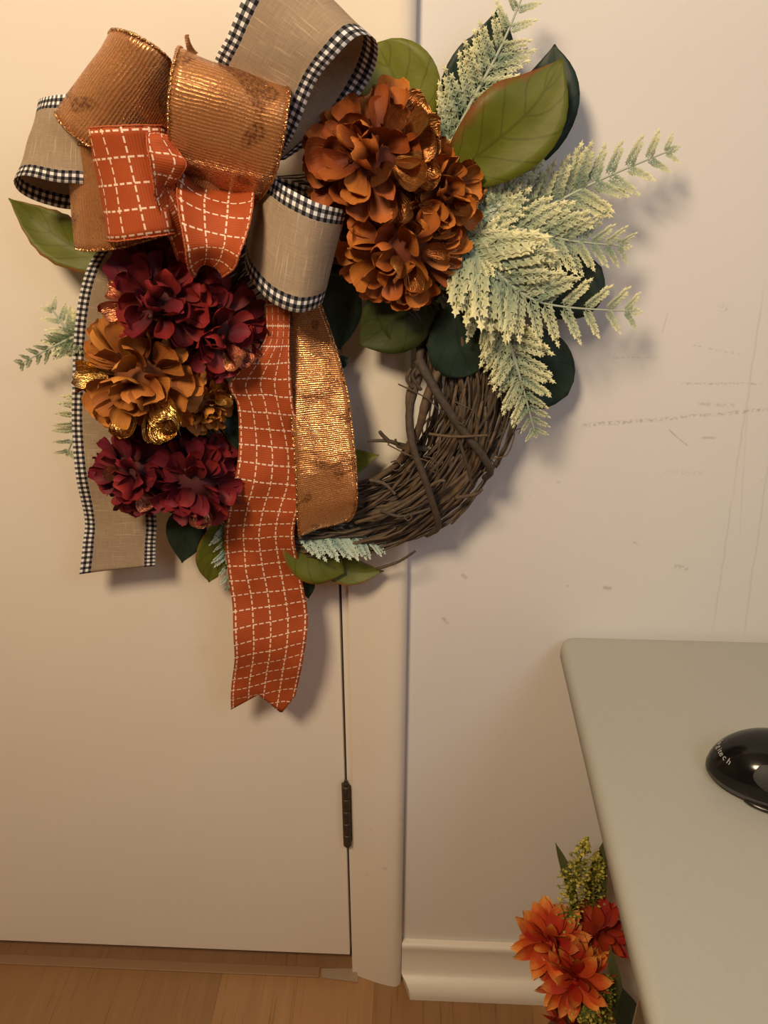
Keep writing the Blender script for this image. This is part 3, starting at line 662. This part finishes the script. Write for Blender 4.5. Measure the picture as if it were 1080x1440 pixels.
for k in range(235):
    # most vines where the ring shows bare (lower right), the rest around
    a0 = U(-2.3, .1) if k < 150 else U(0, 2 * math.pi); ln = U(.4, 1.4); r0 = U(.0013, .0027)
    pts = vine_arc(a0, a0 + ln, U(.35, 1.02), U(0, math.pi), U(-.8, .8), k * 2.3 + 400)
    nn_ = len(pts); tube('vine_twig', pts, [r0 * (.85 + .3 * abs(noise.noise(Vector((k, i * .7, 0))))) * (1 if 0 < i < nn_ - 1 else .7) for i in range(nn_)], BARK, ring, 7)
def vine(pts, rpx, name='binding_vine', n=20, taper=.75, knob=.12):
    q = [Vector(P(*p)) for p in catmull(pts, n)]; r = rpx * SC
    return tube(name, q, [r * (1 - (1 - taper) * i / n) * (1 + knob * noise.noise(Vector((i * .8, pts[0][0], 0)))) for i in range(n)], BARK, ring, 8)
vine([(588,505,.078), (615,553,.086), (648,602,.088), (678,640,.084), (690,662,.074), (682,672,.055)], 6.5)
vine([(592,480,.05), (588,530,.075), (576,575,.082), (580,625,.09), (598,675,.092), (612,720,.082), (616,742,.068), (600,752,.05)], 6)
vine([(590,530,.07), (575,555,.08), (577,600,.08)], 5); vine([(625,500,.06), (600,560,.082), (590,600,.08), (570,640,.07)], 6.5)
vine([(500,735,.08), (560,715,.09), (610,680,.09), (626,676,.09)], 3, 'broken_twig'); vine([(535,718,.09), (565,726,.09), (605,715,.09)], 2.6, 'broken_twig')
vine([(603,610,.092), (640,614,.096), (686,612,.09)], 2.2, 'broken_twig'); vine([(645,615,.09), (655,650,.092), (664,682,.088)], 2.4, 'broken_twig')
vine([(578,620,.07), (560,650,.065), (534,670,.06), (528,676,.06)], 5, 'broken_twig'); vine([(600,632,.06), (565,626,.066), (545,620,.068), (517,620,.07)], 4.6, 'broken_twig', taper=.4)
vine([(548,622,.068), (538,612,.07), (534,607,.072)], 3.4, 'broken_twig'); vine([(575,632,.07), (560,628,.075), (556,618,.078)], 2.4, 'broken_twig')
vine([(580,545,.082), (572,533,.085), (578,518,.085)], 2.5, 'broken_twig'); vine([(592,548,.082), (580,530,.086), (585,518,.088)], 2.6, 'broken_twig')
vine([(520,675,.07), (540,680,.075), (556,695,.08)], 3, 'broken_twig'); vine([(640,700,.075), (668,695,.07), (678,688,.07)], 3.2, 'broken_twig')
vine([(500,700,.06), (480,690,.055), (470,672,.05)], 3.5, 'broken_twig'); vine([(530,800,.05), (560,790,.055), (584,775,.06)], 2.6, 'broken_twig')
vine([(596,470,.045), (595,495,.05), (592,520,.06)], 3.6, 'broken_twig'); vine([(606,470,.04), (612,500,.05), (618,540,.06)], 3, 'broken_twig')
def curl(pts, rpx=1.1): return vine(pts, rpx, 'tendril', 36, .6, 0)
curl([(690,645,.07), (712,640,.06), (722,618,.055), (724,606,.055), (732,603,.055), (730,610,.057)])
curl([(640,565,.09), (655,572,.094), (668,580,.094), (673,592,.092), (672,600,.09)]); curl([(545,625,.085), (575,640,.09), (605,650,.094), (616,665,.092), (612,678,.09)])
curl([(652,590,.094), (646,585,.097), (644,592,.097), (650,596,.097), (654,590,.096)]); curl([(692,648,.07), (700,655,.068), (704,648,.066), (702,645,.066)])
curl([(595,642,.09), (608,645,.095), (616,655,.095), (612,664,.095), (604,660,.094)]); curl([(550,650,.07), (558,648,.075), (564,656,.078), (556,662,.078), (548,656,.078)])
curl([(560,540,.085), (600,560,.09), (616,575,.092), (624,580,.09)]); curl([(575,722,.095), (569,727,.098), (574,732,.098), (579,727,.097), (575,724,.096)])

# ================================================================== desk and mouse
DZ = P(800, 893, .004).z
A = PZ(797, 897, DZ); B = PZ(906, 1440, DZ)
dxl = (A.x + B.x) / 2 - 0.001; dyb = -.003; dyf = -.66; dxr = dxl + 1.15
DESK = plain('grey_green_laminate', (.40, .40, .35), .38, 0, .05, 300); DESKE = plain('light_grey_edge_band', (.36, .345, .29), .42)
desk = tag(empty('desk', ((dxl + dxr) / 2, (dyb + dyf) / 2, 0)), 'grey laminate desk with rounded edge pushed against the wall', 'desk')
def rounded_slab(name, x0, y0, x1, y1, zt, th, r, er, mat, parent):
    """slab with rounded plan corners (r) and a rolled upper edge (er)"""
    def outline(inset, n=8):
        pts = []
        rr = max(r - inset, .001)
        for cx, cy, a0 in ((x1 - r, y1 - r, 0), (x0 + r, y1 - r, 90), (x0 + r, y0 + r, 180), (x1 - r, y0 + r, 270)):
            for k in range(n + 1):
                a = rad(a0 + 90 * k / n); pts.append((cx + rr * math.cos(a), cy + rr * math.sin(a)))
        return pts
    prof = [(.004, zt - th), (0, zt - th + .003)]
    for k in range(7):
        a = rad(90 * k / 6); prof.append((er * (1 - math.cos(a)), zt - er + er * math.sin(a)))
    prof.append((er * 1.6, zt + .00002)); V, Fc = [], []; n = len(outline(0))
    for ins, z in prof: V += [(x, y, z) for x, y in outline(ins)]
    for i in range(len(prof) - 1):
        for k in range(n): k2 = (k + 1) % n; Fc.append((i*n+k, i*n+k2, (i+1)*n+k2, (i+1)*n+k))
    Fc.append(tuple(reversed(range(n)))); Fc.append(tuple((len(prof)-1)*n + k for k in range(n)))
    o = mk(name, V, Fc, mat, parent)
    for p in o.data.polygons:
        if len(p.vertices) > 4: p.use_smooth = False
    return o
rounded_slab('desktop', dxl, dyf, dxr, dyb, DZ, .024, .020, .010, DESK, desk)
METAL = plain('grey_metal_leg', (.42, .41, .38), .35, .8)
lp = P(894, 1432, .40)
for lx in (lp.x + .012, dxr - .12):
    for ly in (-.40, -.58) if lx > 1 else (-.40,):
        lathe_z('leg', lx, ly, [(.018, 0), (.018, .012), (.013, .014), (.013, DZ - .04), (.03, DZ - .035), (.03, DZ - .0265)], METAL, desk)
lathe_z('leg', lp.x + .06, -.60, [(.018, 0), (.018, .012), (.013, .014), (.013, DZ - .04), (.03, DZ - .035), (.03, DZ - .0265)], METAL, desk)
boxes('crossbar', [(lp.x + .012, -.41, .60, dxr - .12, -.39, .63)], METAL, desk)

# mouse: rear end points left; length along +x
MC = PZ(1086, 1096, DZ); ML, MW, MH = .0665, .046, .050
mouse = tag(empty('computer_mouse', (MC.x, MC.y, DZ)), 'glossy black wireless computer mouse at the right side of the grey desk', 'mouse')
MA = rad(-8)
GLOSS = M('glossy_black_plastic'); GLOSS.p(Base_Color=(.006, .0055, .005), Roughness=.14); GLOSS.b.inputs['Specular IOR Level'].default_value = .35; GLOSS = GLOSS.m
RUB = plain('dark_grey_rubber', (.022, .022, .02), .6, 0, .1, 400)
def mpt(x, y, z):
    return Vector((MC.x + x * math.cos(MA) - y * math.sin(MA), MC.y + x * math.sin(MA) + y * math.cos(MA), DZ + z))
def mh(r, a):    # dome height at polar r (0..1), a
    cx = r * math.cos(a); base = max(0, 1 - r ** 2.6) ** .55
    return .009 + (MH - .009) * base * (1 - .12 * cx - .12 * cx * cx)
def mxy(r, a):
    return ML * r * math.cos(a) * (1.0), MW * r * math.sin(a) * (1 - .06 * math.cos(a)) + (.003 * math.sin(2 * a) * r)
V, Fc = [], []; nr, na = 18, 56
for i in range(nr + 1):
    r = math.sin(math.pi / 2 * i / nr)
    for k in range(na):
        a = 2 * math.pi * k / na; x, y = mxy(r, a); V.append(mpt(x, y, mh(r, a)))
for i in range(nr):
    for k in range(na): k2 = (k + 1) % na; Fc.append((i*na+k, (i+1)*na+k, (i+1)*na+k2, i*na+k2))
mk('shell', V, Fc, GLOSS, mouse)
def mring(name, prof, mat):
    V, Fc = [], []
    for s, z in prof:
        for k in range(na):
            a = 2 * math.pi * k / na; x, y = mxy(1, a); V.append(mpt(x * s, y * s, z))
    for i in range(len(prof) - 1):
        for k in range(na): k2 = (k + 1) % na; Fc.append((i*na+k, i*na+k2, (i+1)*na+k2, (i+1)*na+k))
    Fc.append(tuple(reversed(range(na)))); Fc.append(tuple((len(prof)-1)*na + k for k in range(na)))
    return mk(name, V, Fc, mat, mouse)
mring('side_band', [(.985, .0040), (1.0, .0048), (1.004, .0090), (.97, .0100)], plain('satin_dark_grey_plastic', (.05, .046, .044), .3)); mring('base', [(.93, .0002), (.96, .0010), (.965, .0040), (.94, .0045)], DARK)
# thumb grip patch and thumb rest on the side nearest the camera, buttons, wheel
def patch(name, r0, r1, a0, a1, off, mat, n=12):
    V, Fc = [], []
    ca, cr, ha, hr = (a0 + a1) / 2, (r0 + r1) / 2, (a1 - a0) / 2, (r1 - r0) / 2
    rings = 8
    for i in range(rings + 1):
        q = i / rings
        for k in range(24):
            th = 2 * math.pi * k / 24; sx, sy = math.copysign(abs(math.cos(th)) ** .7, math.cos(th)), math.copysign(abs(math.sin(th)) ** .7, math.sin(th))
            a = ca + ha * q * sx; r = min(.995, cr + hr * q * sy); x, y = mxy(r, a); V.append(mpt(x, y, mh(r, a) + off * (.35 + .65 * (1 - q ** 6))))
    for i in range(rings):
        for k in range(24): k2 = (k + 1) % 24; Fc.append((i*24+k, (i+1)*24+k, (i+1)*24+k2, i*24+k2))
    return mk(name, V, Fc, mat, mouse)
patch('thumb_grip', .62, .97, rad(236), rad(318), .0006, RUB)
patch('left_button', .35, .93, rad(-48), rad(-8), .0005, GLOSS); patch('right_button', .35, .93, rad(8), rad(48), .0005, GLOSS)
V, Fc = [], []
for i in range(13):
    t = i / 12; a = rad(238 + 64 * t); x, y = mxy(1, a); s = 1 + .13 * math.sin(math.pi * t) ** .7
    for z, e in ((.0012, .95), (.0016, s), (.0042, s * 1.004), (.0055, .97)): V.append(mpt(x * e, y * e, z))
for i in range(12):
    for k in range(4): k2 = (k + 1) % 4; Fc.append((i*4+k, (i+1)*4+k, (i+1)*4+k2, i*4+k2))
Fc += [(0, 1, 2, 3), (51, 50, 49, 48)]; mk('thumb_rest', V, Fc, DARK, mouse)
wpts = [mpt(.042 + .011 * math.cos(t), 0, .024 + .011 * math.sin(t)) for t in [2 * math.pi * k / 20 for k in range(21)]]
v_, f_ = tube_vf(wpts, .0035, 8); mk('scroll_wheel', v_, f_, RUB, mouse)
# maker's name across the rear, laid on the shell
GREYT = plain('silver_print', (.42, .42, .42), .4)
for k, ch in enumerate('logitech'):
    cu = bpy.data.curves.new('letter', 'FONT'); cu.body = ch; cu.size = .0085; cu.extrude = .00008; cu.align_x = 'CENTER'; cu.materials.append(GREYT)
    tmp = bpy.data.objects.new('letter', cu); lm = bpy.data.meshes.new_from_object(tmp); bpy.data.objects.remove(tmp)
    o = bpy.data.objects.new('letter', lm); C.objects.link(o); o.parent = mouse
    a = rad(160 + (0, 3.2, 8.6, 13, 15.8, 19.4, 24.4, 29.8)[k] * 1.6); r = .885; x, y = mxy(r, a); p0 = mpt(x, y, mh(r, a))
    x2, y2 = mxy(r, a + .02); tx = (mpt(x2, y2, mh(r, a + .02)) - p0).normalized()
    x3, y3 = mxy(r - .02, a); ty = (mpt(x3, y3, mh(r - .02, a)) - p0); ty = (ty - tx * ty.dot(tx)).normalized(); tz = tx.cross(ty)
    o.rotation_mode = 'QUATERNION'; o.rotation_quaternion = Matrix((tx, ty, tz)).transposed().to_quaternion(); o.location = p0 + tz * .0004 - WP[mouse.name]

# ================================================================== floral arrangement on the floor by the desk
va = P(806, 1400, .15); vx, vy = va.x, -.155
arr = tag(empty('floral_arrangement', (vx, vy, 0)), 'orange red silk flowers with yellow green sprigs in the corner beside the desk', 'flowers')
lathe_z('vase', vx, vy, [(.035, 0), (.042, .01), (.05, .035), (.045, .06), (.028, .09), (.026, .10), (.032, .11)], plain('brown_ceramic', (.12, .07, .04), .35), arr, 28)
FO = petal_mat('fiery_orange_petal', (.34, .018, .006), (.66, .085, .02), edge=(.72, .27, .06)); FR = petal_mat('deep_red_petal', (.22, .012, .006), (.42, .03, .01))
def spiky_mesh(mat, k):
    n, m = 8, 4; V, UVs = [], []
    for j in range(n + 1):
        t = j / n; w = .19 * math.sin(math.pi * (t * .86 + .07) ** .9) ** .8
        if j == n: w = .035
        for i in range(m + 1):
            s = i / m * 2 - 1
            y = t + (.08 if j == n and i in (1, 3) else 0) - (.05 if j == n and i == 2 else 0)
            V.append((s * w, y, .5 * w * s * s + (.25, .4, -.05)[k] * t * t * .6 + .02 * math.sin(6 * s))); UVs.append((i / m, t))
    Fc = [(j*(m+1)+i, j*(m+1)+i+1, (j+1)*(m+1)+i+1, (j+1)*(m+1)+i) for j in range(n) for i in range(m)]
    me = bpy.data.meshes.new('spiky_petal'); me.from_pydata(V, [], Fc); l = me.uv_layers.new(name='UVMap')
    for p in me.polygons:
        for li, vi in zip(p.loop_indices, p.vertices): l.data[li].uv = UVs[vi]
    me.polygons.foreach_set('use_smooth', [True] * len(me.polygons)); me.materials.append(mat); return me
STEM = plain('green_stem', (.10, .14, .04), .6)
def dahlia(px, py, d, rpx, mat, axis, label, n=44):
    Cc = P(px, py, d); Rr = rpx * mpp(px, py, d); fl = empty('silk_dahlia', Cc, arr); fl['label'] = label
    ms = [spiky_mesh(mat, k) for k in range(3)]
    v, f = tube_vf([Cc + Vector(axis).normalized() * -.02, Cc, Cc + Vector(axis).normalized() * Rr * .25], [Rr * .12, Rr * .28, Rr * .1], 10); mk('flower_core', v, f, mat, fl)
    for pos, X, Y, Z, s, th in petal_frames(Cc, Rr, axis, int(n * 2.0), rad(8), rad(118), .28, .68, .4):
        place('petal', random.choice(ms), fl, pos, X, Y, Z, (s * 1.5, s, s))
    base = Vector((vx, vy, .11)); tube('stem', [base + Vector((0, 0, -.08)), base, base.lerp(Cc, .6) + Vector((0, -.0, -.01)), Cc], .003, STEM, fl)
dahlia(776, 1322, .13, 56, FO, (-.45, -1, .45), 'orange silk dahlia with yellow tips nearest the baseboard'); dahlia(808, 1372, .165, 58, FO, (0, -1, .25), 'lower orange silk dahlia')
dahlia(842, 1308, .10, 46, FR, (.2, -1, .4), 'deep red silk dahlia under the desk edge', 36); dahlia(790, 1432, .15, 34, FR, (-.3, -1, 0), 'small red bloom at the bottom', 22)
SPR = fern_mat('yellow_green_sprig', (.10, .13, .02), (.58, .50, .10))
def sprig(pts, wpx, n=240, label=None):
    mid = [P(*p) for p in catmull(pts, 16)]; sc = mpp(*pts[0]); V, Fc, Cl = [], [], []
    v, f = tube_vf(mid, .0018, 5); V += v; Fc += f; Cl += [(.05,) * 3 for _ in v]
    for k in range(n):
        t = R() ** .8; q = mid[min(15, int(t * 15))]; a = U(0, 6.28); rr = wpx * sc * math.sin(math.pi * (t * .75 + .2)) * R() ** .6
        c = q + Vector((math.cos(a) * rr, math.sin(a) * rr * .8, U(-.004, .01))); s = U(.0016, .0034); o0 = len(V)
        br, bf = tube_vf([q, c], .0006, 3, len(V), False); V += br; Fc += bf; Cl += [(.2,) * 3 for _ in br]; o0 = len(V)
        for dx, dy, dz in ((1,0,0),(-1,0,0),(0,1,0),(0,-1,0),(0,0,1),(0,0,-1)): V.append(c + Vector((dx*U(.6,1.3), dy*U(.6,1.3), dz*U(.6,1.3))) * s)
        Fc += [tuple(o0 + i for i in q_) for q_ in ((0,2,4),(2,1,4),(1,3,4),(3,0,4),(2,0,5),(1,2,5),(3,1,5),(0,3,5))]; b = U(.2, 1); Cl += [(b,) * 3] * 6
    o = mk('goldenrod_sprig', V, Fc, SPR, arr, col=Cl, smooth=False)
    if label: o['label'] = label
sprig([(800,1300,.12), (806,1250,.11), (812,1220,.105), (826,1180,.10)], 26, 300, 'yellow green sprig rising above the blooms'); sprig([(835,1290,.08), (835,1240,.08), (842,1200,.08)], 18, 160)
sprig([(845,1450,.19), (825,1425,.20), (800,1425,.20)], 22, 260, 'yellow green sprig at the foot of the blooms'); sprig([(850,1450,.18), (852,1410,.18), (856,1375,.17)], 16, 160)
LG = leaf_mat('sage_blade_leaf', (.085, .10, .04), (.13, .14, .06)); 
leaf([(812,1290,.10), (800,1235,.10), (781,1185,.095)], 7, LG, 'narrow blade leaf at the upper left of the blooms', parent=arr, name='blade_leaf')
leaf([(872,1450,.16), (866,1390,.16), (858,1330,.15)], 9, LG, parent=arr, name='blade_leaf'); leaf([(838,1310,.07), (838,1250,.07), (850,1180,.07)], 14, LG, parent=arr, name='blade_leaf')
leaf([(880,1470,.17), (884,1430,.17), (876,1390,.17)], 16, LDARK, parent=arr, name='blade_leaf')
